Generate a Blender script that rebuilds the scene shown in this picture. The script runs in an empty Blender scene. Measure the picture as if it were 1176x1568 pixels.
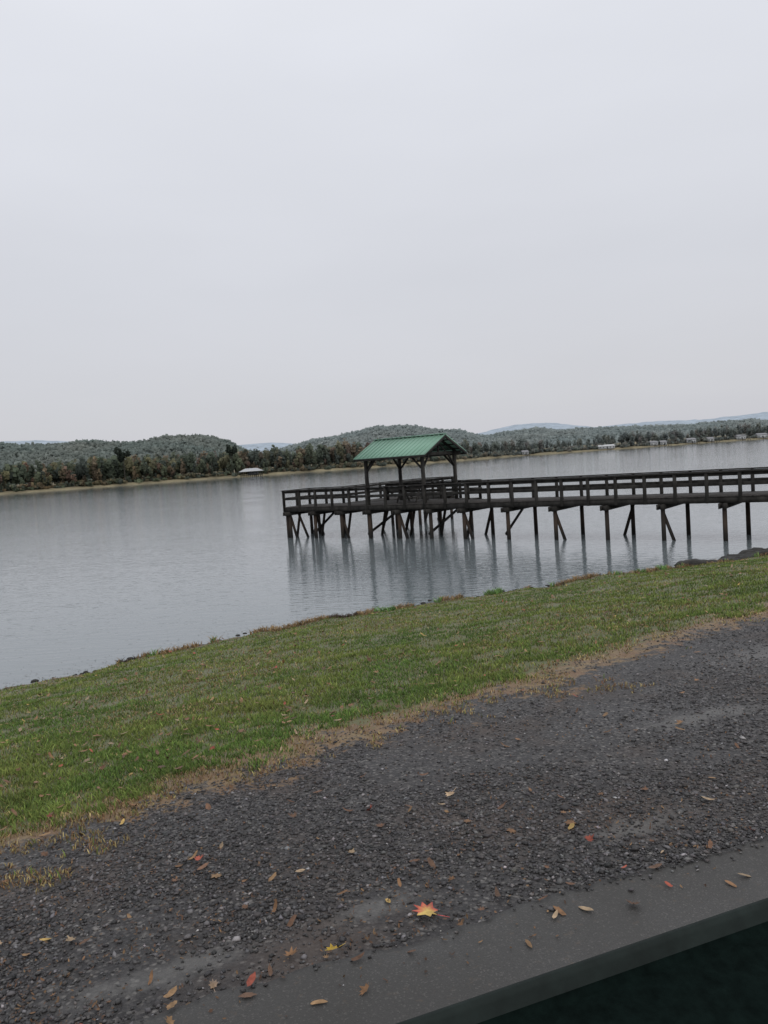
import bpy, math, numpy as np
from mathutils import Matrix, Vector
rng=np.random.default_rng(7)
S=bpy.context.scene
# ------------------------------------------------------------ helpers
def vn(x,y,seed=0):
    x=np.asarray(x,float);y=np.asarray(y,float)
    xi=np.floor(x);yi=np.floor(y);fx=x-xi;fy=y-yi
    fx=fx*fx*(3-2*fx);fy=fy*fy*(3-2*fy)
    def h(a,b):
        v=np.sin(a*127.1+b*311.7+seed*74.7)*43758.5453
        return v-np.floor(v)
    return (h(xi,yi)*(1-fx)+h(xi+1,yi)*fx)*(1-fy)+(h(xi,yi+1)*(1-fx)+h(xi+1,yi+1)*fx)*fy
def fbm(x,y,seed=0,o=4):
    s=0;a=.5;t=0
    for i in range(o):
        s=s+a*vn(x*2**i,y*2**i,seed+i);t+=a;a*=.5
    return s/t
def sstep(t):
    t=np.clip(t,0,1);return t*t*(3-2*t)
def mk(name,V,F,mat=None,col=None,smooth=False,parent=None,attrs=None):
    """V (n,3); F (m,k) uniform polygon size"""
    V=np.asarray(V,np.float32);F=np.asarray(F,np.int32)
    me=bpy.data.meshes.new(name);m,k=F.shape
    me.vertices.add(len(V));me.vertices.foreach_set('co',V.ravel())
    me.loops.add(m*k);me.loops.foreach_set('vertex_index',F.ravel())
    me.polygons.add(m);me.polygons.foreach_set('loop_start',np.arange(0,m*k,k,dtype=np.int32))
    try: me.polygons.foreach_set('loop_total',np.full(m,k,np.int32))
    except Exception: pass
    me.update(calc_edges=True)
    if smooth: me.polygons.foreach_set('use_smooth',np.ones(m,bool))
    if col is not None:
        a=me.color_attributes.new('Col','FLOAT_COLOR','POINT')
        c=np.ones((len(V),4),np.float32);c[:,:3]=col;a.data.foreach_set('color',c.ravel())
    if attrs:
        for n,v in attrs.items():
            a=me.attributes.new(n,'FLOAT','POINT');a.data.foreach_set('value',np.asarray(v,np.float32).ravel())
    me.validate()
    ob=bpy.data.objects.new(name,me);S.collection.objects.link(ob)
    if mat: me.materials.append(mat)
    if parent: ob.parent=parent
    return ob
def empty(name,loc=(0,0,0)):
    e=bpy.data.objects.new(name,None);S.collection.objects.link(e);e.location=loc;e.empty_display_size=.3;return e
class NT:
    def __init__(s,name):
        s.m=bpy.data.materials.new(name);s.m.use_nodes=True;s.t=s.m.node_tree;s.n=s.t.nodes
        s.b=s.n['Principled BSDF']
    def N(s,t,**k):
        n=s.n.new(t)
        for a,b in k.items(): setattr(n,a,b)
        return n
    def L(s,a,b): s.t.links.new(a,b)
    def val(s,sock,v):
        if hasattr(v,'links') or isinstance(v,bpy.types.NodeSocket): s.L(v,sock)
        else: sock.default_value=v
    def noise(s,scale,detail=4,rough=.55,vec=None,stretch=None):
        tc=s.N('ShaderNodeTexCoord');o=tc.outputs['Object'] if vec is None else vec
        if stretch:
            mp=s.N('ShaderNodeMapping');mp.inputs['Scale'].default_value=stretch[:3]
            if len(stretch)>3: mp.inputs['Rotation'].default_value=(0,0,stretch[3])
            s.L(o,mp.inputs[0]);o=mp.outputs[0]
        n=s.N('ShaderNodeTexNoise');n.inputs['Scale'].default_value=scale;n.inputs['Detail'].default_value=detail
        n.inputs['Roughness'].default_value=rough;s.L(o,n.inputs['Vector']);return n.outputs['Fac']
    def ramp(s,fac,stops):
        r=s.N('ShaderNodeValToRGB');e=r.color_ramp.elements
        while len(e)<len(stops): e.new(.5)
        for i,(p,c) in enumerate(stops):
            e[i].position=p;e[i].color=(*c,1) if not np.isscalar(c) else (c,c,c,1)
        s.L(fac,r.inputs[0]);return r.outputs[0]
    def mix(s,f,a,b,bt='MIX'):
        m=s.N('ShaderNodeMix',data_type='RGBA',blend_type=bt)
        s.val(m.inputs[0],f)
        for q,v in ((6,a),(7,b)):
            if isinstance(v,tuple): m.inputs[q].default_value=(*v,1)
            else: s.L(v,m.inputs[q])
        return m.outputs[2]
    def math(s,op,a,b=0.,clamp=False):
        m=s.N('ShaderNodeMath',operation=op);m.use_clamp=clamp
        s.val(m.inputs[0],a);s.val(m.inputs[1],b);return m.outputs[0]
    def attr(s,n,out='Fac'):
        a=s.N('ShaderNodeAttribute');a.attribute_name=n;return a.outputs[out]
    def bump(s,h,st,d,prev=None):
        b=s.N('ShaderNodeBump');b.inputs['Strength'].default_value=st;b.inputs['Distance'].default_value=d
        s.L(h,b.inputs['Height'])
        if prev is not None: s.L(prev,b.inputs['Normal'])
        return b.outputs[0]
    def upnormal(s,k):
        """leaf normals bent towards the canopy's overall upward normal"""
        g=s.N('ShaderNodeNewGeometry');v=s.N('ShaderNodeVectorMath',operation='SCALE');s.L(g.outputs['Normal'],v.inputs[0]);v.inputs['Scale'].default_value=1-k
        a=s.N('ShaderNodeVectorMath',operation='ADD');s.L(v.outputs[0],a.inputs[0]);a.inputs[1].default_value=(0,-.25*k,k)
        n=s.N('ShaderNodeVectorMath',operation='NORMALIZE');s.L(a.outputs[0],n.inputs[0]);return n.outputs[0]
    def done(s,col,rough=.8,normal=None,spec=.3):
        if isinstance(col,tuple): s.b.inputs['Base Color'].default_value=(*col,1)
        else: s.L(col,s.b.inputs['Base Color'])
        s.val(s.b.inputs['Roughness'],rough);s.b.inputs['Specular IOR Level'].default_value=spec
        if normal is not None: s.L(normal,s.b.inputs['Normal'])
        return s.m
def vcmat(name,rough=.8,spec=.2,nz=None,up=0,trans=0):
    t=NT(name);c=t.attr('Col','Color')
    if nz:
        n=t.noise(nz,3);c=t.mix(1.,c,t.ramp(n,[(.3,.65),(.7,1.3)]),'MULTIPLY')
    m=t.done(c,rough,t.upnormal(up) if up else None,spec=spec)
    if trans:
        tr=t.N('ShaderNodeBsdfTranslucent');t.L(c,tr.inputs[0]);ms=t.N('ShaderNodeMixShader');ms.inputs[0].default_value=trans
        t.L(t.b.outputs[0],ms.inputs[1]);t.L(tr.outputs[0],ms.inputs[2]);t.L(ms.outputs[0],t.n['Material Output'].inputs[0])
    return m
def simple(name,c,rough=.7,var=.3,scale=6,spec=.3,stretch=None,bmp=0):
    t=NT(name);n=t.noise(scale,5,.6,stretch=stretch)
    col=t.ramp(n,[(.3,tuple(x*(1-var) for x in c)),(.7,tuple(x*(1+var) for x in c))])
    nm=t.bump(n,bmp,.01) if bmp else None
    return t.done(col,rough,nm,spec)
# ------------------------------------------------------------ terrain functions
sx=np.array([-60,-8.5,-3.5,0,6,13.5,20,60,3000.]);sy=np.array([-25,16.2,20.1,22.3,24.5,27.1,29.3,42,900.])-.4
gx=np.array([-60,-10,-2.4,-1.67,-.56,1.48,2.87,4.48,12,40,60,3000.]);gy=np.array([-42,-1.,4.35,4.94,5.8,7.,8.17,9.05,14,30,35,870.])
YS=lambda x:np.interp(x,sx,sy)+.8*(vn(np.asarray(x)*.45,3.3,5)-.5)+.6*(vn(np.asarray(x)*1.5,9.3,6)-.5)+.35*(vn(np.asarray(x)*4.5,2.3,7)-.5)
YG=lambda x:np.interp(x,gx,gy)
YA=lambda x:2.9+.345*np.asarray(x,float)
def patch(x,y):
    p=0*x
    for cx,cy,L,Wd in ((1.15,3.75,.45,.13),(-.15,3.2,.3,.10),(-1.0,2.85,.5,.13),(3.6,7.1,.9,.3),(2.2,5.4,.7,.18)):
        u=(x-cx)*.94+(y-cy)*.34;v=-(x-cx)*.34+(y-cy)*.94
        p=np.maximum(p,np.exp(-(u/L)**2-(v/Wd)**2))
    return p
def gz(x,y):
    yg=YG(x);ys=YS(x);ya=YA(x)
    f=(y-yg)/np.maximum(ys-yg,.5)
    zg=2.2+.2*np.clip((yg-y)/np.maximum(yg-ya,.5),0,1)
    zz=.10+2.1*(1-np.clip(f,0,1))
    z=np.where(f<0,zg,zz)
    d=(y-ys)*.85
    z=z-np.where(d>-.15,sstep((d+.15)/.5)*.3,0)-np.clip(d,0,12)*.14
    nf=np.where(f<0,.012,.05)
    z=z+nf*(fbm(x*1.3,y*1.3,2)-.5)*2*np.clip((40-np.abs(y))/10,0,1)
    return np.maximum(z,-2.2)
# ------------------------------------------------------------ ground sheet
X=np.concatenate([-6-np.geomspace(3500,.3,45),np.arange(-6,20,.1),20+np.geomspace(.3,4000,45)])
Y=np.concatenate([-4-np.geomspace(300,.3,20),np.arange(-4,33,.1),33+np.geomspace(.3,6000,50)])
gxx,gyy=np.meshgrid(X,Y);Z=gz(gxx,gyy)
V=np.stack([gxx,gyy,Z],-1).reshape(-1,3)
nx,ny=len(X),len(Y)
i=np.arange(ny-1)[:,None]*nx+np.arange(nx-1)[None,:]
F=np.stack([i,i+1,i+1+nx,i+nx],-1).reshape(-1,4)
t=NT('ground_mat')
dg=t.attr('dg');ds=t.attr('ds');pt=t.attr('pt')
n1=t.noise(1.1,5,.65);n2=t.noise(9,4,.6);n3=t.noise(55,3,.6);nb=t.noise(.5,3,.5);n5=t.noise(4,5,.7)
vo=t.N('ShaderNodeTexVoronoi');vo.inputs['Scale'].default_value=55;tc=t.N('ShaderNodeTexCoord');t.L(tc.outputs['Object'],vo.inputs['Vector'])
sep=t.N('ShaderNodeSeparateColor');t.L(vo.outputs['Color'],sep.inputs[0])
grav=t.ramp(sep.outputs[0],[(0,(.03,.028,.028)),(.5,(.06,.056,.056)),(.85,(.11,.102,.095)),(1,(.25,.235,.22))])
grav=t.mix(1.,grav,t.ramp(vo.outputs['Distance'],[(.0,1.15),(.55,.55)]),'MULTIPLY')
dirt=t.mix(n3,(.05,.038,.032),(.125,.098,.083))
grav=t.mix(t.ramp(n1,[(.5,0.),(.66,.75)]),grav,dirt)
grav=t.mix(t.ramp(n2,[(.35,.0),(.75,.35)]),grav,(.04,.034,.033))
pale=t.mix(n3,(.09,.086,.082),(.165,.16,.15))
pp=t.math('ADD',pt,t.math('MULTIPLY',t.math('SUBTRACT',n5,.5),1.5))
grav=t.mix(t.ramp(pp,[(.42,0.),(.9,.75)]),grav,pale)
grass=t.ramp(n2,[(.25,(.07,.085,.03)),(.5,(.11,.13,.045)),(.75,(.18,.16,.07))])
soil=t.mix(n3,(.06,.045,.03),(.16,.12,.075))
grass=t.mix(t.ramp(n3,[(.4,0.),(.7,.6)]),grass,soil)
tan=t.mix(n3,(.10,.065,.035),(.34,.25,.13));tan=t.mix(t.ramp(n5,[(.4,0.),(.6,.75)]),tan,t.mix(n3,(.09,.05,.03),(.24,.13,.07)))
e=t.math('ADD',dg,t.math('MULTIPLY',t.math('SUBTRACT',n1,.5),1.8));e=t.math('ADD',e,t.math('MULTIPLY',t.math('SUBTRACT',n2,.5),1.4));e=t.math('ADD',e,t.math('MULTIPLY',t.math('SUBTRACT',n5,.5),1.2))
eh=t.math('ADD',t.math('MULTIPLY',e,.5),.5)
col=t.mix(t.ramp(eh,[(.36,0.),(.46,1.)]),grav,tan)
col=t.mix(t.ramp(eh,[(.6,0.),(.74,1.)]),col,grass)
mud=t.mix(n3,(.04,.028,.017),(.2,.14,.08));mud=t.mix(t.ramp(ds,[(.0,0.),(.12,.85)]),mud,(.022,.018,.013))
e2=t.math('ADD',ds,t.math('MULTIPLY',t.math('SUBTRACT',n2,.5),.7))
col=t.mix(t.ramp(t.math('ADD',e2,.8),[(.05,0.),(.3,1.)]),col,mud)
nm=t.bump(vo.outputs['Distance'],.5,.012);nm=t.bump(n3,.5,.02,nm)
gm=t.done(col,t.ramp(n1,[(.3,.45),(.7,.75)]),nm,.4)
ground=mk('ground',V,F,gm,smooth=True,attrs={'dg':((gyy-YG(gxx))*.83).ravel(),'ds':((gyy-YS(gxx))*.87).ravel(),'pt':patch(gxx,gyy).ravel()})
# ------------------------------------------------------------ road strip (asphalt)
rx=np.arange(-8,22,.05);rv=np.concatenate([[0,0,.04],np.linspace(.15,6,26)])
A,B=np.meshgrid(rx,rv)
wob=.07*(fbm(A*2.2,0*A+4,8)-.5)+.05*(vn(A*11,0*A,3)-.5)
yy=YA(A)+wob*np.exp(-B*3)-B*1.06;xx=A+B*.34
zz=np.full_like(A,2.435)
zz=zz+.004*(fbm(xx*2,yy*2,4)-.5)
zz[1]=2.425;zz[0]=2.36
nx,ny=len(rx),len(rv)
i=np.arange(ny-1)[:,None]*nx+np.arange(nx-1)[None,:]
F=np.stack([i,i+nx,i+1+nx,i+1],-1).reshape(-1,4)
t=NT('asphalt_mat');n1=t.noise(1.3,4);n3=t.noise(150,3,.75);n4=t.noise(22,5,.7)
c=t.mix(n3,(.028,.027,.026),(.085,.082,.077));c=t.mix(t.ramp(n1,[(.35,0.),(.7,.6)]),c,(.06,.057,.053))
c=t.mix(t.ramp(n4,[(.60,0.),(.70,.6)]),c,(.10,.078,.06))
vo=t.N('ShaderNodeTexVoronoi');vo.inputs['Scale'].default_value=170;tc=t.N('ShaderNodeTexCoord');t.L(tc.outputs['Object'],vo.inputs['Vector'])
sep=t.N('ShaderNodeSeparateColor');t.L(vo.outputs['Color'],sep.inputs[0])
c=t.mix(t.ramp(sep.outputs[0],[(.86,0.),(.97,.4)]),c,(.15,.14,.13))
am=t.done(c,t.ramp(n1,[(.35,.5),(.65,.75)]),t.bump(vo.outputs['Distance'],.3,.004,t.bump(n3,.35,.004)),.35)
mk('road',np.stack([xx,yy,zz],-1).reshape(-1,3),F,am,smooth=True)
# ------------------------------------------------------------ gravel stones
N=155000
a=rng.uniform(-.62,.62,N);y=np.exp(rng.uniform(math.log(2.2),math.log(20),N));x=a*y
dgv=(y-YG(x))*.83
keep=(y>YA(x)-.0+.05*rng.normal(0,1,N))&(dgv+ (fbm(x*1.1,y*1.1,21)-.5)*1.8<rng.normal(-.2,.3,N))
bare=fbm(x*.8,y*.8,33)
keep&=(rng.random(N)<np.clip(1.2-2.2*np.clip(bare-.45,0,1)*3,.15,1)*(1-.75*patch(x,y)))
x=x[keep];y=y[keep];N=len(x)
r=rng.gamma(2.6,.0018,N)+.003
z=np.where(y<YA(x)+.02,2.436,gz(x,y))+r*.25
base=np.array([[1,0,0],[0,1,0],[-1,0,0],[0,-1,0],[0,0,1],[0,0,-1]],float)
OF=np.array([[0,1,4],[1,2,4],[2,3,4],[3,0,4],[1,0,5],[2,1,5],[3,2,5],[0,3,5]])
sc=np.stack([r*rng.uniform(.8,1.6,N),r*rng.uniform(.7,1.2,N),r*rng.uniform(.4,.75,N)],-1)
P=base[None]*sc[:,None,:]*rng.uniform(.7,1.3,(N,6,1))
th=rng.uniform(0,6.28,N);c_,s_=np.cos(th)[:,None],np.sin(th)[:,None]
Q=np.stack([P[...,0]*c_-P[...,1]*s_,P[...,0]*s_+P[...,1]*c_,P[...,2]+P[...,0]*rng.uniform(-.4,.4,(N,1))],-1)+np.stack([x,y,z],-1)[:,None,:]
g=np.clip(rng.lognormal(math.log(.052),.65,N),.015,.5)
tint=np.stack([1.05+rng.normal(0.02,.04,N),np.ones(N),1+rng.normal(0,.04,N)],-1)
col=np.repeat((g[:,None]*tint),6,0)
F=(OF[None]+np.arange(N)[:,None,None]*6).reshape(-1,3)
mk('gravel',Q.reshape(-1,3),F,vcmat('gravel_mat',.5,.5),col)
# ------------------------------------------------------------ grass
def blades(name,x,y,z,h,w,col,lean=.6,mat=None):
    N=len(x);th=rng.uniform(0,6.28,N);ph=rng.uniform(0,6.28,N);ln=h*rng.uniform(.1,lean,N)
    dx=np.cos(th)*w/2;dy=np.sin(th)*w/2
    b0=np.stack([x-dx,y-dy,z-.005],-1);b1=np.stack([x+dx,y+dy,z-.005],-1)
    m1=np.stack([x+dx*.8+np.cos(ph)*ln*.35,y+dy*.8+np.sin(ph)*ln*.35,z+h*.6],-1)
    m0=np.stack([x-dx*.8+np.cos(ph)*ln*.35,y-dy*.8+np.sin(ph)*ln*.35,z+h*.6],-1)
    tp=np.stack([x+np.cos(ph)*ln,y+np.sin(ph)*ln,z+h],-1)
    V=np.stack([b0,b1,m1,m0,tp],1).reshape(-1,3)
    k=np.arange(N)[:,None]*5
    F=np.concatenate([k+np.array([[0,1,2]]),k+np.array([[0,2,3]]),k+np.array([[3,2,4]])])
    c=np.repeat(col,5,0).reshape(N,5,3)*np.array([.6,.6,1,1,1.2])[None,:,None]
    return mk(name,V,F,mat,c.reshape(-1,3))
N=440000
a=rng.uniform(-.62,.62,N);y=np.exp(rng.uniform(math.log(3.2),math.log(31),N));x=a*y
e=(y-YG(x))*.83+(fbm(x*1.1,y*1.1,21)-.5)*1.8+(fbm(x*6,y*6,11)-.5)*1.2
dsv=(y-YS(x))*.87
pn=fbm(x*.9,y*.9,41);pn2=fbm(x*4,y*4,42);pn3=fbm(x*.35,y*.6,43)
keep=(e>-.25)&(dsv<-.35-1.3*(pn2-.35))&((e>.3)|(rng.random(N)<.4))&(rng.random(N)<np.clip(1.3-1.6*np.clip(pn2-.45,0,1)*3,.3,1))
x,y,e,dsv,pn,pn2,pn3=[q[keep] for q in (x,y,e,dsv,pn,pn2,pn3)];N=len(x)
G1=np.array([.08,.138,.03]);G2=np.array([.17,.2,.05]);T=np.array([.34,.27,.12]);BR=np.array([.18,.105,.055])
m=np.clip((pn-.3)*2+rng.normal(0,.25,N),0,1)[:,None];col=G1*(1-m)+G2*m
tt=np.clip(1-(e-.2)/.35,0,1)*.95
tt=np.maximum(tt,np.clip((pn2-.52)*3,0,.65)); tt=np.maximum(tt,np.clip((pn3-.52)*3.2,0,.55)); tt=np.maximum(tt,np.clip(1+dsv/2.2,0,.85)*pn*1.7);tt=np.maximum(tt,.08)
isT=rng.random(N)<tt
TB=np.where((rng.random(N)<.5)[:,None],BR,T)
col=np.where(isT[:,None],TB,col)*rng.lognormal(0,.3,(N,1))*(.65+.7*fbm(x*2.2,y*2.2,44))[:,None]
h=rng.uniform(.018,.055,N)*(.6+.8*pn);h=np.where(isT,h*.55,h)
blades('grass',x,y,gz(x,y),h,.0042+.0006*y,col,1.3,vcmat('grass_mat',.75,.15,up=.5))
# shore weeds
N=13000
x=rng.uniform(-16,22,N);cl=fbm(x*1.3,0*x,51)
k=(cl>.43);x=x[k];N=len(x);y=YS(x)-.25+rng.normal(0,.2,N)
pn=vn(x*2.5,0*x,4)
col=np.where((pn>.7)[:,None],np.array([.10,.18,.05]),np.where((pn>.35)[:,None],np.array([.22,.15,.075]),np.array([.06,.042,.028])))*rng.lognormal(0,.35,(N,1))
blades('shore_weeds',x,y,np.maximum(gz(x,y),0),rng.uniform(.03,.15,N)*(.5+pn),.025+0*x,col,1.6,vcmat('weed_mat',up=.4))
# ------------------------------------------------------------ fallen leaves
MS=[(0,1),(.18,.55),(.62,.72),(.5,.3),(.98,.18),(.5,-.12),(.55,-.5),(.1,-.35),(0,-.75),(-.1,-.35),(-.55,-.5),(-.5,-.12),(-.98,.18),(-.5,.3),(-.62,.72),(-.18,.55)]
MS=np.array(MS)
def leaves(name,x,y,z,r,col,tilt=.35):
    N=len(x);K=len(MS)
    P=np.concatenate([[[0,0]],MS]);P=np.concatenate([P,np.zeros((K+1,1))],1)
    P=np.repeat(P[None],N,0)*r[:,None,None]
    ov=rng.random(N)<.7
    an=np.arctan2(MS[:,1],MS[:,0]);O2=np.concatenate([[[0,0,0]],np.stack([np.cos(an)*.45,np.sin(an)*.95,0*an],-1)])
    P=np.where(ov[:,None,None],O2[None]*r[:,None,None],P)*rng.uniform(.8,1.15,(N,K+1,1))
    P[...,0]*=rng.uniform(.55,1,(N,1))
    P[...,2]=(P[...,0]**2*1.6+P[...,1]**2*.7)/r[:,None]*rng.uniform(-.2,.7,(N,1))
    th=rng.uniform(0,6.28,N);tx=rng.normal(0,tilt,N)
    c,s=np.cos(tx)[:,None],np.sin(tx)[:,None];P=np.stack([P[...,0],P[...,1]*c-P[...,2]*s,P[...,1]*s+P[...,2]*c],-1)
    c,s=np.cos(th)[:,None],np.sin(th)[:,None];P=np.stack([P[...,0]*c-P[...,1]*s,P[...,0]*s+P[...,1]*c,P[...,2]],-1)
    P+=np.stack([x,y,z],-1)[:,None,:]
    f=np.array([[0,1+j,1+(j+1)%K] for j in range(K)])
    F=(f[None]+np.arange(N)[:,None,None]*(K+1)).reshape(-1,3)
    return mk(name,P.reshape(-1,3),F,vcmat(name+'_mat',.6,.3,40),np.repeat(col,K+1,0))
N=1900
a=rng.uniform(-.6,.6,N);y=np.exp(rng.uniform(math.log(2.4),math.log(24),N));x=a*y
k=(y>YA(x)-.3)&(y<YS(x)-.3);x,y=x[k],y[k];N=len(x)
gr=y>YG(x)+.2;k=(rng.random(N)<np.where(gr,.85,.16));x,y,gr=x[k],y[k],gr[k];N=len(x)
pal=np.array([[.22,.12,.06],[.16,.085,.05],[.28,.17,.085],[.32,.08,.05],[.42,.28,.09],[.33,.24,.15],[.12,.07,.045]])
pc=pal[rng.choice(7,N,p=[.25,.24,.18,.07,.04,.12,.10])]*rng.uniform(.7,1.25,(N,1))
zl=gz(x,y)+np.where(gr,.045,.012);zl=np.where(y<YA(x)+.05,2.445,zl)
leaves('fallen_leaves',x,y,zl,rng.uniform(.014,.034,N)+.0016*y,pc)
N=15000
a=rng.uniform(-.6,.6,N);y=np.exp(rng.uniform(math.log(2.1),math.log(14),N));x=a*y
cl=fbm(x*1.6,y*1.6,61);k=((cl>.5)|(rng.random(N)<.2))&(y>YA(x)-.3)&(y<YG(x)+.8);k&=~((y<YA(x)+.04)&(rng.random(N)<.8));x,y=x[k],y[k];N=len(x)
pc=pal[rng.choice([0,1,2,6],N)]*rng.uniform(.4,.9,(N,1))
leaves('leaf_litter',x,y,np.where(y<YA(x)+.04,2.442,gz(x,y)+.01),rng.uniform(.004,.012,N),pc,.5)
def bigleaf(name,x,y,z,r,rot,c1,c2,sq=1.,curl=.5):
    K=len(MS);v=[(0,0,.012)]
    for (p,q) in MS:
        rr_=math.hypot(p,q);k_=rng.uniform(.85,1.12)*(1.05 if rr_<.62 else .98)
        p=p*k_;q=q*k_
        v.append((p*r*sq,q*r,.004+.4*r*(curl*p*p+.2*q*q)*rng.uniform(.3,1.4)))
    v+= [(-.03*r,-.7*r,.006),(.03*r,-.7*r,.006),(.1*r,-1.5*r,.012),(.05*r,-1.5*r,.012)]
    v=np.array(v);c,s=math.cos(rot),math.sin(rot)
    v=np.stack([v[:,0]*c-v[:,1]*s+x,v[:,0]*s+v[:,1]*c+y,v[:,2]+z],-1)
    f=[[0,1+j,1+(j+1)%K] for j in range(K)]+[[K+1,K+2,K+3],[K+1,K+3,K+4]]
    col=np.tile(np.array(c1),(len(v),1)).astype(float)
    col[0]=np.array(c2)*.8
    for j in (8,9,10,11,12,13): col[j]=c2
    return mk(name,v,f,vcmat(name+'_m',.45,.4,30),col)
bigleaf('maple_leaf',.065,3.09,2.41,.072,.9,(.5,.06,.05),(.6,.42,.12),.75)
bigleaf('yellow_leaf',-.315,2.87,2.42,.034,1.9,(.6,.4,.05),(.55,.36,.04),.45,1)
bigleaf('tan_leaf',.27,4.35,2.34,.05,2.5,(.5,.36,.22),(.45,.3,.17),.6)
bigleaf('tan_leaf',-.75,2.72,2.41,.035,.3,(.36,.25,.17),(.3,.2,.12),.6)
# ------------------------------------------------------------ water
t=NT('water_mat')
w0_=t.noise(9,2,.5,stretch=(.6,1.4,1,.3))
w1=t.noise(2.6,3,.5,stretch=(.45,1.6,1,.35));w2=t.noise(.35,3,.5,stretch=(.5,1.4,1,.2));w3=t.noise(.06,2,.5,stretch=(.6,1.5,1,-.3))
nm=t.bump(w1,.34,.05);nm=t.bump(w2,.06,.25,nm);nm=t.bump(w0_,.3,.012,nm)
t.b.inputs['IOR'].default_value=1.5
c=t.mix(w3,(.15,.175,.185),(.18,.205,.215))
wm=t.done(c,t.ramp(w3,[(.4,.03),(.65,.08)]),nm,.5)
mk('water',[(-6000,-400,0),(6000,-400,0),(6000,6000,0),(-6000,6000,0)],[[0,1,2,3]],wm)
N=1700
x=rng.uniform(-12,3,N);y=YS(x)+rng.gamma(1.5,.55,N)+.1
r=rng.uniform(.008,.024,N)
leaves('floating_debris',x,y,np.full(N,.006),r,np.tile(np.array([.07,.06,.045]),(N,1))*rng.uniform(.5,1.6,(N,1)),.05)
# rocks at shore
def rock(cx,cy,cz,r):
    th=np.linspace(0,2*np.pi,9)[:-1];V=[(cx,cy,cz+r*.5)]
    for zz_,rr in ((.38,.6),(.05,1.),(-.4,.9)):
        for q in th: 
            k=rr*rng.uniform(.75,1.15);V.append((cx+r*k*1.3*math.cos(q),cy+r*k*math.sin(q),cz+r*zz_*rng.uniform(.8,1.2)))
    F=[[0,1+j,1+(j+1)%8,1+(j+1)%8] for j in range(8)]
    for l in (0,1):
        for j in range(8): F.append([1+l*8+j,9+l*8+j,9+l*8+(j+1)%8,1+l*8+(j+1)%8])
    return V,F
V=[];T3=[]
for q in range(420):
    big=q<270
    x=rng.uniform(9.8,18) if big else rng.uniform(-9,12);y=float(YS(x))+(rng.uniform(-.1,.15+.33*(x-9.8)) if big else rng.uniform(-.15,.3))
    v,f=rock(x,y,float(max(gz(x,y),-.03))+.07,rng.uniform(.1,.33) if big else rng.uniform(.02,.07))
    o=len(V);V+=v
    for ff in f:
        T3.append([o+ff[0],o+ff[1],o+ff[2]])
        if ff[2]!=ff[3]: T3.append([o+ff[0],o+ff[2],o+ff[3]])
mk('shore_rocks',V,T3,simple('rock_mat',(.028,.026,.023),.6,.6,5,bmp=.4))
# ------------------------------------------------------------ pier
O=np.array([14.,31.4,0.]);D=np.array([-.794,.607,0.]);D/=np.linalg.norm(D);Nn=np.array([D[1],-D[0],0.])
if Nn[1]<0: Nn=-Nn
def P(s,w,z): return O+D*s+Nn*w+np.array([0,0,z])
class Boxes:
    def __init__(s): s.V=[];s.F=[]
    def beam(s,p0,p1,w,h,taper=1):
        p0=np.array(p0,float);p1=np.array(p1,float);d=p1-p0;d/=np.linalg.norm(d)
        up=np.array([0,0,1.]) if abs(d[2])<.95 else D
        sd=np.cross(d,up);sd/=np.linalg.norm(sd);up=np.cross(sd,d)
        o=len(s.V)
        for p,k in ((p0,1),(p1,taper)):
            for a,b in ((-1,-1),(1,-1),(1,1),(-1,1)): s.V.append(p+sd*a*w/2*k+up*b*h/2*k)
        s.F+=[[o,o+3,o+2,o+1],[o+4,o+5,o+6,o+7]]+[[o+j,o+(j+1)%4,o+4+(j+1)%4,o+4+j] for j in range(4)]
    def pile(s,p0,p1,r0,r1,n=8):
        p0=np.array(p0,float);p1=np.array(p1,float);o=len(s.V)
        for p,r in ((p0,r0),(p1,r1)):
            for j in range(n): s.V.append(p+np.array([math.cos(6.283*j/n)*r,math.sin(6.283*j/n)*r,0]))
        for j in range(n): s.F.append([o+j,o+(j+1)%n,o+n+(j+1)%n,o+n+j])
        c=len(s.V);s.V.append(p1)
        for j in range(0,n,2): s.F.append([c,o+n+j,o+n+(j+1)%n,o+n+(j+2)%n])
    def mk(s,name,mat,parent=None,bev=0):
        ob=mk(name,s.V,s.F,mat,parent=parent)
        if bev:
            m=ob.modifiers.new('b','BEVEL');m.width=bev;m.segments=1
        return ob
wood=simple('weathered_wood',(.032,.03,.027),.8,.6,3,.2,stretch=(1,1,.6),bmp=.3)
woodl=simple('deck_wood',(.055,.05,.046),.8,.4,4,.25,bmp=.3)
t=NT('pile_wood');tc=t.N('ShaderNodeTexCoord');sp=t.N('ShaderNodeSeparateXYZ');t.L(tc.outputs['Object'],sp.inputs[0])
nn=t.noise(3,4,.6,stretch=(3,3,.4));zc=t.math('ADD',sp.outputs[2],t.math('MULTIPLY',nn,.4))
np2=t.noise(.45,1)
c=t.ramp(t.math('DIVIDE',zc,2.),[(.1,(.01,.009,.008)),(.28,(.022,.019,.016)),(.45,(.055,.04,.03)),(.9,(.045,.034,.027))])
c=t.mix(t.ramp(np2,[(.45,0.),(.6,.6)]),c,(.022,.02,.018))
pilem=t.done(c,.8,t.bump(nn,.4,.02),.2)
pier=empty('fishing_pier')
ZD=1.88;ZR=2.87
rl=Boxes();dk=Boxes();st=Boxes();pl=Boxes()
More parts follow.
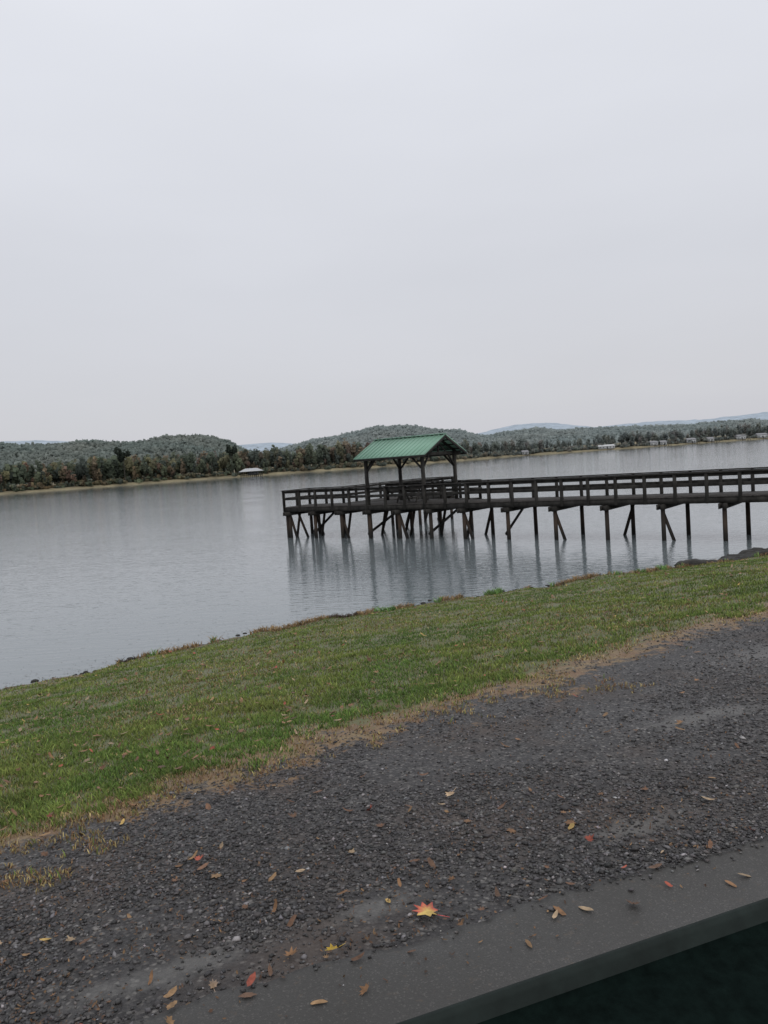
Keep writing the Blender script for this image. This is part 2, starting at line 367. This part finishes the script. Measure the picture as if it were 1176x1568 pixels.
def rail(f0,f1):
    """railing between two (s,w) points"""
    f0=np.array(f0,float);f1=np.array(f1,float);L=np.linalg.norm(f1-f0);n=max(1,round(L/1.27))
    for k in range(n+1):
        q=f0+(f1-f0)*k/n
        rl.beam(P(*q,ZD-.3),P(*q,ZR-.03),.13,.13)
    a=P(*f0,0);b=P(*f1,0);z=np.array([0,0,1.])
    ex=(b-a)/np.linalg.norm(b-a)*.08
    rl.beam(a-ex+z*ZR,b+ex+z*ZR,.19,.05)
    side=np.cross(ex,z);side/=np.linalg.norm(side)
    rl.beam(a-ex+z*(ZR-.105)+side*.085,b+ex+z*(ZR-.105)+side*.085,.04,.13)
    rl.beam(a-ex+z*(ZR-.5)+side*.085,b+ex+z*(ZR-.5)+side*.085,.04,.15)
def deck(s0,s1,w0,w1,along='s'):
    n=int(round((s1-s0)/.15))
    if along=='s':
        for k in range(n):
            s=s0+(s1-s0)*(k+.5)/n
            dk.beam(P(s,w0-.05,ZD-.02+rng.normal(0,.002)),P(s,w1+.05,ZD-.02+rng.normal(0,.002)),.138,.04)
        for w in np.linspace(w0,w1,3): st.beam(P(s0,w,ZD-.17),P(s1,w,ZD-.17),.07,.25)
    else:
        n=int(round((w1-w0)/.15))
        for k in range(n):
            w=w0+(w1-w0)*(k+.5)/n
            dk.beam(P(s0-.05,w,ZD-.02),P(s1+.05,w,ZD-.02),.138,.04)
        for s in np.linspace(s0,s1,3): st.beam(P(s,w0,ZD-.17),P(s,w1,ZD-.17),.07,.25)
def pile(s,w,ds_=0,dw=0,r=.1,top=ZD-.3):
    pl.pile(P(s+ds_*1.3,w+dw*1.3,-1.0),P(s,w,top),r*1.05,r*.95)
W=2.3
deck(-7,13.6,0,W);deck(13.6,20.,0,3.6);deck(20.,25.2,0,W)
deck(20.,22.4,W+.15,11,'w')
rail((-7,0),(25.2,0));rail((25.2,0),(25.2,W));rail((25.2,W),(22.4,W));rail((-7,W),(13.6,W));rail((13.6,W),(13.6,3.6))
rail((13.6,3.6),(20,3.6));rail((22.4,W),(22.4,11));rail((22.4,11),(20,11));rail((20,11),(20,3.6))
s=-5.
kk=0
while s<25.3:
    wf=3.6 if 13.6<=s<=20 else W
    st.beam(P(s,-.35,ZD-.4),P(s,wf+.35,ZD-.4),.12,.22)
    st.beam(P(s+.19,-.35,ZD-.4),P(s+.19,wf+.35,ZD-.4),.07,.22)
    pile(s+.09,.1);pile(s-.35,wf-.1)
    if kk%2==1: pile(s+.25,.25,-.7,-.1,.08)
    if kk%3==1: pile(s-.5,wf-.25,.7,.1,.08)
    if kk>6: pile(s+.2,wf*.5,.5,.0,.08)
    if kk>5 and kk%2==0: st.beam(P(s+.26,.1,.25),P(s+.26,wf-.1,ZD-.45),.05,.14)
    s+=2.5 if s<12 else 2.05;kk+=1
pile(25.1,.1);pile(25.1,W-.1);pile(24.6,.5,-.9,0,.08);pile(24.6,W-.3,-.8,0,.08)
for w in (4.5,7.,9.2,10.8):
    st.beam(P(19.8,w,ZD-.4),P(22.6,w,ZD-.4),.12,.22)
    pile(20.1,w);pile(22.3,w);pile(20.6,w,.8,0,.08)
rl.mk('railings',wood,pier,.008);dk.mk('deck_boards',woodl,pier);st.mk('stringers',wood,pier);pl.mk('piles',pilem,pier)
# ------------------------------------------------------------ pavilion
pav=empty('picnic_pavilion')
s0,s1,w0,w1=14.95,18.75,.0,3.3
po=Boxes()
ZE=4.42
for s in (s0,s1):
    for w in (w0+.12,w1):
        po.beam(P(s,w,ZD),P(s,w,ZE),.16,.16)
        for ds_ in ((.65,) if s==s0 else (-.65,)):
            po.beam(P(s,w,ZE-.75),P(s+ds_,w,ZE-.08),.09,.09)
        dw=.6 if w<1 else -.6
        po.beam(P(s,w,ZE-.7),P(s,w+dw,ZE-.05),.09,.09)
for w in (w0+.12,w1): po.beam(P(s0-.4,w,ZE+.02),P(s1+.35,w,ZE+.02),.12,.22)
wc=(w0+.12+w1)/2;half=w1-wc+.5;ZRg=5.45
for s in (s0,(s0+s1)/2,s1):
    po.beam(P(s,w0+.02,ZE+.05),P(s,w1+.1,ZE+.05),.08,.18)
    po.beam(P(s,wc,ZE+.1),P(s,wc,ZRg-.1),.08,.1)
    for sg in (-1,1):
        po.beam(P(s,wc+sg*half*.96,ZE-.0),P(s,wc,ZRg-.12),.06,.14)
        po.beam(P(s,wc+sg*.8,ZE+.1),P(s,wc,ZRg-.4),.06,.08)
po.mk('posts_and_trusses',wood,pav,.006)
r0,r1=14.42,19.2
t=NT('green_metal_roof');n=t.noise(1.2,4);n9=t.noise(9,4,stretch=(1,1,.3))
c=t.mix(n,(.19,.34,.25),(.24,.42,.32));c=t.mix(t.ramp(n9,[(.55,0.),(.75,.4)]),c,(.23,.3,.24))
roofm=t.done(c,.45,None,.4)
rf=Boxes();fa=Boxes()
zE=ZE+.02
for sg in (-1,1):
    wE=wc+sg*half
    sl=np.array([P(r0,wE,zE),P(r1,wE,zE),P(r1,wc,ZRg),P(r0,wc,ZRg)])
    o=len(rf.V)
    for p in sl: rf.V.append(p+np.array([0,0,.03]))
    for p in sl: rf.V.append(p)
    rf.F+=[[o,o+1,o+2,o+3],[o+7,o+6,o+5,o+4]]+[[o+j,o+4+j,o+4+(j+1)%4,o+(j+1)%4] for j in range(4)]
    for s in np.linspace(r0+.03,r1-.03,17):
        rf.beam(P(s,wE,zE+.045),P(s,wc,ZRg+.045),.035,.04)
    fa.beam(P(r0,wE-sg*.03,zE-.06),P(r1,wE-sg*.03,zE-.06),.04,.12)
    for s in (r0+.02,r1-.02): fa.beam(P(s,wE,zE-.075),P(s,wc,ZRg-.075),.04,.15)
    for q in (.25,.5,.75): fa.beam(P(r0+.05,wE+(wc-wE)*q,zE+(ZRg-zE)*q-.035),P(r1-.05,wE+(wc-wE)*q,zE+(ZRg-zE)*q-.035),.07,.06)
rf.beam(P(r0-.02,wc,ZRg+.06),P(r1+.02,wc,ZRg+.06),.22,.04)
rf.mk('metal_roof',roofm,pav);fa.mk('fascia_and_purlins',wood,pav)
tb=Boxes();tp=empty('picnic_table')
for k in range(5): tb.beam(P(15.9,1.35+k*.16,ZD+.75),P(17.8,1.35+k*.16,ZD+.75),.14,.04)
for w in (.95,2.4):
    for k in range(2): tb.beam(P(15.9,w-.07+k*.15,ZD+.45),P(17.8,w-.07+k*.15,ZD+.45),.13,.04)
for s in (16.2,17.5):
    tb.beam(P(s,.9,ZD+.40),P(s,2.5,ZD+.40),.05,.1)
    tb.beam(P(s,1.1,ZD),P(s,1.5,ZD+.72),.05,.1);tb.beam(P(s,2.3,ZD),P(s,1.9,ZD+.72),.05,.1)
tb.mk('table_top_and_benches',woodl,tp,.004)
# ------------------------------------------------------------ far shore land
fx=np.array([-3000,-600,-230,-80,0,60,110,330,800,4000.]);fy=np.array([300,380,435,500,505,560,625,640,700,900.])
FY=lambda x:np.interp(x,fx,fy)+6*(fbm(np.asarray(x)*.02,0*np.asarray(x),71)-.5)
xs=np.arange(-2500,3000,8.);of=np.array([-2,0,3,8,20,60,200,800,2500.]);zo=np.array([-1.,.0,.9,1.4,1.8,3,5,6,6.])
A,B=np.meshgrid(xs,of);yy=FY(A)+B;zz=np.repeat(zo[:,None],len(xs),1)+(.4*fbm(A*.05,yy*.05,3))*(B>2)
nx,ny=len(xs),len(of);i=np.arange(ny-1)[:,None]*nx+np.arange(nx-1)[None,:]
F=np.stack([i,i+1,i+1+nx,i+nx],-1).reshape(-1,4)
mk('far_shore',np.stack([A,yy,zz],-1).reshape(-1,3),F,simple('far_bank_mat',(.22,.19,.12),.9,.45,.08),smooth=True)
# ------------------------------------------------------------ hills
def ridge(name,Y0,px,pz,depth,c,seed,rough=5,step=8):
    px=np.array(px,float);xs=np.arange(px[0],px[-1],step);ys=np.linspace(-depth,depth,34)
    A,B=np.meshgrid(xs,ys);h=np.interp(A,px,pz)
    yy=Y0+B+40*(vn(A/300,0*A,seed)-.5)
    z=h*np.cos(np.clip(B/depth,-1,1)*np.pi/2)**1.3+rough*(fbm(A/45,B/45,seed)-.5)*2-1
    nx,ny=len(xs),len(ys);i=np.arange(ny-1)[:,None]*nx+np.arange(nx-1)[None,:]
    F=np.stack([i,i+1,i+1+nx,i+nx],-1).reshape(-1,4)
    mk(name,np.stack([A,yy,z],-1).reshape(-1,3),F,simple(name+'_mat',c,.95,.2,.03,.05),smooth=True)
    def H(x,b): 
        return np.interp(x,px,pz)*np.cos(np.clip(b/depth,-1,1)*np.pi/2)**1.3+rough*(fbm(x/45,b/45,seed)-.5)*2-1
    return H,lambda x:40*(vn(x/300,0*x,seed)-.5)
def crowns(name,x,y,z,h,rad,col,nq,trunk=0.,mat=None,qs=.22,low=.25,cv=.22,sh=.35):
    """forest: every tree has a trunk prism and a crown of leaf-clump quads in several lobes"""
    N=len(x)
    nl=6
    lob=rng.normal(0,1,(N,nl,3));lob/=np.linalg.norm(lob,axis=2,keepdims=True)
    lob*=rng.uniform(.25,.7,(N,nl,1));
    li=rng.integers(0,nl,(N,nq))
    L=lob[np.arange(N)[:,None],li]
    d=rng.normal(0,1,(N,nq,3));d/=np.linalg.norm(d,axis=2,keepdims=True)
    p=L+d*rng.uniform(.2,.45,(N,nq,1))
    hz=(h*(1-low)/2)
    cz=z+h*low+hz
    C=np.stack([x[:,None]+p[...,0]*rad[:,None],y[:,None]+p[...,1]*rad[:,None],cz[:,None]+p[...,2]*hz[:,None]],-1)
    sz=(rad*qs)[:,None,None]*rng.uniform(.5,1.4,(N,nq,1))
    n=d+rng.normal(0,.5,(N,nq,3));n/=np.linalg.norm(n,axis=2,keepdims=True)
    u=np.cross(n,np.array([0,0,1.])+.01);u/=np.linalg.norm(u,axis=2,keepdims=True);v=np.cross(n,u)
    Q=np.stack([C-u*sz-v*sz*.6,C+u*sz*.7-v*sz,C+u*sz+v*sz*.7,C-u*sz*.6+v*sz],2)
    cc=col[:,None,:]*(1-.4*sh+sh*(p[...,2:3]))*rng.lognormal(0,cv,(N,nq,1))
    V=Q.reshape(-1,3);c=np.repeat(np.clip(cc,0.004,1).reshape(-1,3),4,0)
    F=np.arange(len(V)).reshape(-1,4)
    if trunk:
        a=np.arange(4)*np.pi/2
        r0=(h*trunk)[:,None]
        b=np.stack([x[:,None]+np.cos(a)*r0,y[:,None]+np.sin(a)*r0,np.repeat((z-.5)[:,None],4,1)],-1)
        tt=np.stack([x[:,None]+np.cos(a)*r0*.4,y[:,None]+np.sin(a)*r0*.4,np.repeat((z+h*.75)[:,None],4,1)],-1)
        TV=np.concatenate([b,tt],1).reshape(-1,3);o=len(V)
        k=np.arange(N)[:,None,None]*8+o
        TF=(k+np.array([[j,(j+1)%4,4+(j+1)%4,4+j] for j in range(4)])[None]).reshape(-1,4)
        V=np.concatenate([V,TV]);F=np.concatenate([F,TF])
        tc_=np.where((rng.random(N)<.25)[:,None],np.array([.34,.33,.3]),np.array([.13,.12,.105]))
        c=np.concatenate([c,np.repeat(tc_,8,0)])
    return mk(name,V,F,mat,c)
fm=vcmat('foliage_mat',.95,.0,up=.35,trans=.5)
fh=vcmat('hill_foliage_mat',.95,.0,up=.4,trans=.5)
HA=([-1600,-900,-492,-365,-310,-264,-230,-200,-179,-137,-100,-40],[48,54,55,49,43,49,49,40,27,14,6,0])
H,Yo=ridge('hill',1000,*HA,260,(.16,.19,.185),81)  # slope colour greyed and blued, aerial haze painted in
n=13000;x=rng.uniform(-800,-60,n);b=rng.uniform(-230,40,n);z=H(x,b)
mx=fbm(x/60,b/60,5)[:,None];c=((np.array([.12,.15,.13])*(1-mx)+np.array([.18,.18,.15])*mx)*rng.lognormal(0,.10,(n,1))+np.array([.03,.04,.048]))*1.4  # blue-grey offset paints haze into the crown colours
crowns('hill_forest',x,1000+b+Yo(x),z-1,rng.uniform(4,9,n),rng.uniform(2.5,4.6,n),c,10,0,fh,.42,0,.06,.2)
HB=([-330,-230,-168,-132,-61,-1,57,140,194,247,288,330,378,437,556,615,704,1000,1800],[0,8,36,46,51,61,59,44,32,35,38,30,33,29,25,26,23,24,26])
H,Yo=ridge('hill',1400,*HB,300,(.25,.285,.29),91)  # paler than the nearer ridge: distance haze put into the base colour
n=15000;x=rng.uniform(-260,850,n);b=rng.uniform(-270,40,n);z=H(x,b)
mx=fbm(x/70,b/70,6)[:,None];c=((np.array([.18,.21,.20])*(1-mx)+np.array([.23,.235,.21])*mx)*rng.lognormal(0,.08,(n,1))+np.array([.04,.052,.062]))*1.4  # crown colours lifted by a stronger painted haze tint
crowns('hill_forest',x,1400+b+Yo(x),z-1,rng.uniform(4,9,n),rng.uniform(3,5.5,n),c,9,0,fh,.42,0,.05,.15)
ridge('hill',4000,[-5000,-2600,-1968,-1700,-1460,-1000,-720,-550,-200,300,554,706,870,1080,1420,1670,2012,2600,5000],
      [200,220,238,228,198,120,132,136,90,80,115,140,138,98,108,98,115,120,60],900,(.37,.43,.49),101,6,25)  # pale blue base colour stands in for haze on the farthest ridge
# ------------------------------------------------------------ shoreline forest
n=2100
x=np.concatenate([rng.uniform(-430,-20,n//2+200),rng.uniform(-30,560,n//2-200)])
off=np.abs(rng.gamma(1.4,16,n))+5
y=FY(x)+off
far=np.clip((y-480)/180,0,1)
h=rng.uniform(8,20,n)*(1-.35*far)*(.7+.55*fbm(x/40,0*x,8))
h=np.where(off<10,h*.7,h)
pal=np.array([[.08,.10,.055],[.105,.12,.06],[.17,.155,.07],[.2,.14,.075],[.19,.11,.07],[.065,.08,.055]])
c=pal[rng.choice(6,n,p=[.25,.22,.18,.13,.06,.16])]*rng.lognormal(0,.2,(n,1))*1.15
hz=(.22+.5*far)[:,None];c=c*(1-hz)+np.array([.25,.28,.285])*hz  # haze painted into tree colours, blended to blue-grey with distance
zb=np.interp(off,of,zo)
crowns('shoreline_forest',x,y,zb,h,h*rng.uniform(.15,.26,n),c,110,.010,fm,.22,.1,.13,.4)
n=1800;x=rng.uniform(-430,560,n);off=rng.uniform(3,14,n);y=FY(x)+off;far=np.clip((y-480)/180,0,1)
pal2=np.array([[.11,.13,.065],[.2,.17,.085],[.25,.18,.09],[.085,.10,.065]])
c=pal2[rng.choice(4,n)]*rng.lognormal(0,.2,(n,1))*1.1;hz=(.22+.5*far)[:,None];c=c*(1-hz)+np.array([.25,.28,.285])*hz  # bush colours get the same painted haze, stronger farther off
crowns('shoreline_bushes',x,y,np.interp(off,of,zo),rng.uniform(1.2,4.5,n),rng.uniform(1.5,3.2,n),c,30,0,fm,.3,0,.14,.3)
for (x,h,rr) in ((-157,24,5.),(-96,22,4.)):
    ob=crowns('pine_tree',np.array([x]),np.array([float(FY(x))+7]),np.array([1.2]),np.array([float(h)]),np.array([rr]),np.array([[.055,.068,.055]]),420,.012,fm,.13,.55)
# ------------------------------------------------------------ boathouse and houses
whitem=simple('white_siding',(.5,.51,.51),.7,.08,2)
greym=simple('grey_roofing',(.42,.43,.44),.6,.15,1)
darkm=simple('dark_glass',(.06,.065,.07),.3,.2,1,.5)
def abox(B,x0,x1,y0,y1,z0,z1):
    B.beam((x0,(y0+y1)/2,(z0+z1)/2),(x1,(y0+y1)/2,(z0+z1)/2),(y1-y0),(z1-z0))
def hiproof(name,cx,cy,L,Wd,z,h,hip,mat,par):
    v=[(cx-L/2,cy-Wd/2,z),(cx+L/2,cy-Wd/2,z),(cx+L/2,cy+Wd/2,z),(cx-L/2,cy+Wd/2,z),(cx-L/2+hip,cy,z+h),(cx+L/2-hip,cy,z+h)]
    me=bpy.data.meshes.new(name);me.from_pydata(v,[],[(0,1,5,4),(1,2,5),(2,3,4,5),(3,0,4),(3,2,1,0)]);me.materials.append(mat)
    ob=bpy.data.objects.new(name,me);S.collection.objects.link(ob);ob.parent=par
bh=empty('boathouse');B=Boxes();cx,cy=-81,482
for q in np.linspace(-6,6,6):
    for w in (-3.5,3.5): B.beam((cx+q,cy+w,-1.5),(cx+q,cy+w,3.),.3,.3)
abox(B,cx-6.5,cx+6.5,cy-4,cy+4,.7,1.0);abox(B,cx-6.6,cx+6.6,cy-4.1,cy+4.1,2.9,3.2)
B.mk('dock_frame',wood,bh);B=Boxes();abox(B,cx-2.5,cx+4,cy-.5,cy+3,1.,2.9);B.mk('store_room',simple('boathouse_wall',(.2,.21,.22),.7,.1,1),bh)
hiproof('roof',cx,cy,14.4,9.4,3.2,1.9,3.5,greym,bh)
B=Boxes();abox(B,cx-.4,cx+.4,cy+4,cy+24,.7,.95);B.mk('gangway',woodl,bh)
greyr=simple('house_roofing',(.25,.25,.26),.7,.15,1)
for (cx,L,hh) in ((186,13,2.2),(226,6,2.6),(234,5,2.4),(258,7,2.8),(274,5,2.4),(300,7,2.8),(318,8,2.8),(118,5,2.2)):
    e=empty('lake_house');cy=float(FY(cx))+1.5
    B=Boxes();abox(B,cx-L/2,cx+L/2,cy,cy+6,.9,hh+.9);B.mk('walls',whitem,e)
    B=Boxes()
    for q in np.linspace(-L/2+1,L/2-1,max(2,int(L/2.2))): abox(B,cx+q-.4,cx+q+.4,cy-.05,cy-.003,1.7,2.6)
    abox(B,cx+.1,cx+.9,cy-.06,cy-.002,.95,2.7);B.mk('windows_and_door',darkm,e)
    hiproof('roof',cx,cy+3,L+.9,7,hh+.9,1.3,.4,whitem if L>10 else greyr,e)
    B=Boxes();abox(B,cx-1,cx+1,cy-14,cy-2,.35,.5)
    for q in (-13,-8,-3):
        for w in (-.9,.9): B.beam((cx+w,cy+q,-1.5),(cx+w,cy+q,1.),.2,.2)
    B.mk('dock',woodl,e)
# ------------------------------------------------------------ car door (photo taken from the open window)
prof=[(-.01,2.75),(-.05,2.95),(-.06,3.3),(-.035,3.66),(-.010,3.768),(-.004,3.788),(.0,3.797),(.004,3.797),(.008,3.792),(.011,3.780),(.016,3.774),(.024,3.775),(.06,3.772),(.14,3.763),(.2,3.74),(.235,3.68),(.245,3.4),(.25,2.75)]
pr=np.array(prof);T=np.linspace(-1.1,1.5,14)
dd=np.array([.9396,.342]);mm=np.array([.342,-.9396]);E=np.array([-.032,.653])
V=[];mi=[]
for tt in T:
    for q,z in pr:
        p=E+dd*tt+mm*q;V.append((p[0],p[1],z))
k=len(pr);F=[]
for a in range(len(T)-1):
    for b in range(k-1): F.append([a*k+b,a*k+b+1,(a+1)*k+b+1,(a+1)*k+b]);mi.append(1 if 4<=b<=8 else (2 if b>=9 else 0))
me=bpy.data.meshes.new('car_door')
me.from_pydata(V,[],F+[list(range(k)),list(range((len(T)-1)*k,len(T)*k))[::-1]])
t=NT('green_car_paint');green=t.done((.008,.024,.019),.35,None,.5)
rub=simple('rubber_seal',(.013,.019,.017),.75,.3,30,.2)
inn=simple('door_trim',(.004,.008,.007),.9,.4,60,.03,bmp=.2)
for m_ in (green,rub,inn): me.materials.append(m_)
for q,pg in enumerate(me.polygons): pg.material_index=mi[q] if q<len(mi) else 0;pg.use_smooth=q<len(mi)
ob=bpy.data.objects.new('car_door',me);S.collection.objects.link(ob)
# ------------------------------------------------------------ world + sun
w=bpy.data.worlds.new('World');S.world=w;w.use_nodes=True;nt=w.node_tree;bg=nt.nodes['Background']
sky=nt.nodes.new('ShaderNodeTexSky');sky.sky_type='NISHITA';sky.sun_disc=False
sky.sun_elevation=math.radians(38);sky.sun_rotation=math.radians(150);sky.dust_density=3
tc=nt.nodes.new('ShaderNodeTexCoord');sp=nt.nodes.new('ShaderNodeSeparateXYZ');nt.links.new(tc.outputs['Generated'],sp.inputs[0])
r=nt.nodes.new('ShaderNodeValToRGB');el=r.color_ramp.elements
st_=[(0,(.60,.60,.645)),(.06,(.625,.63,.665)),(.22,(.66,.675,.725)),(.45,(.77,.79,.85)),(.7,(.86,.875,.92)),(1,(.92,.93,.96))]
while len(el)<len(st_): el.new(.5)
for q,(p_,c_) in enumerate(st_): el[q].position=p_;el[q].color=(*c_,1)
nt.links.new(sp.outputs[2],r.inputs[0])
mp=nt.nodes.new('ShaderNodeMapping');mp.inputs['Scale'].default_value=(1,1,3.5);nt.links.new(tc.outputs['Generated'],mp.inputs[0])
no=nt.nodes.new('ShaderNodeTexNoise');no.inputs['Scale'].default_value=1.6;no.inputs['Detail'].default_value=4;nt.links.new(mp.outputs[0],no.inputs['Vector'])
rr=nt.nodes.new('ShaderNodeMapRange');rr.inputs['From Min'].default_value=.3;rr.inputs['From Max'].default_value=.7;rr.inputs['To Min'].default_value=9.6;rr.inputs['To Max'].default_value=10.3
nt.links.new(no.outputs['Fac'],rr.inputs['Value'])
vm=nt.nodes.new('ShaderNodeVectorMath');vm.operation='SCALE';nt.links.new(r.outputs[0],vm.inputs[0]);nt.links.new(rr.outputs[0],vm.inputs['Scale'])
mx=nt.nodes.new('ShaderNodeMix');mx.data_type='RGBA';mx.inputs[0].default_value=.97
nt.links.new(sky.outputs[0],mx.inputs[6]);nt.links.new(vm.outputs[0],mx.inputs[7]);nt.links.new(mx.outputs[2],bg.inputs[0]);bg.inputs[1].default_value=.1
sl=bpy.data.lights.new('sun','SUN');sl.energy=.7;sl.angle=math.radians(25);sl.color=(1,.97,.93)
so=bpy.data.objects.new('sun',sl);S.collection.objects.link(so)
az=math.radians(150);elv=math.radians(38)
dv=Vector((math.sin(az)*math.cos(elv),math.cos(az)*math.cos(elv),math.sin(elv)))
so.rotation_euler=dv.to_track_quat('Z','Y').to_euler()
# ------------------------------------------------------------ camera
cam=bpy.data.cameras.new('camera');co=bpy.data.objects.new('camera',cam);S.collection.objects.link(co);S.camera=co
th=math.radians(3.84);ro=math.radians(4.0)
R=Vector((1,0,0));U=Vector((0,math.sin(th),math.cos(th)));Fw=Vector((0,math.cos(th),-math.sin(th)))
cx=R*math.cos(ro)-U*math.sin(ro);cy=R*math.sin(ro)+U*math.cos(ro)
M=Matrix((cx,cy,-Fw)).transposed().to_4x4();M.translation=Vector((0,0,4.3));co.matrix_world=M
cam.sensor_fit='VERTICAL';cam.sensor_height=24;cam.lens=24*1178/1568;cam.clip_start=.05;cam.clip_end=12000
S.view_settings.view_transform='Standard';S.view_settings.look='None';S.view_settings.exposure=0
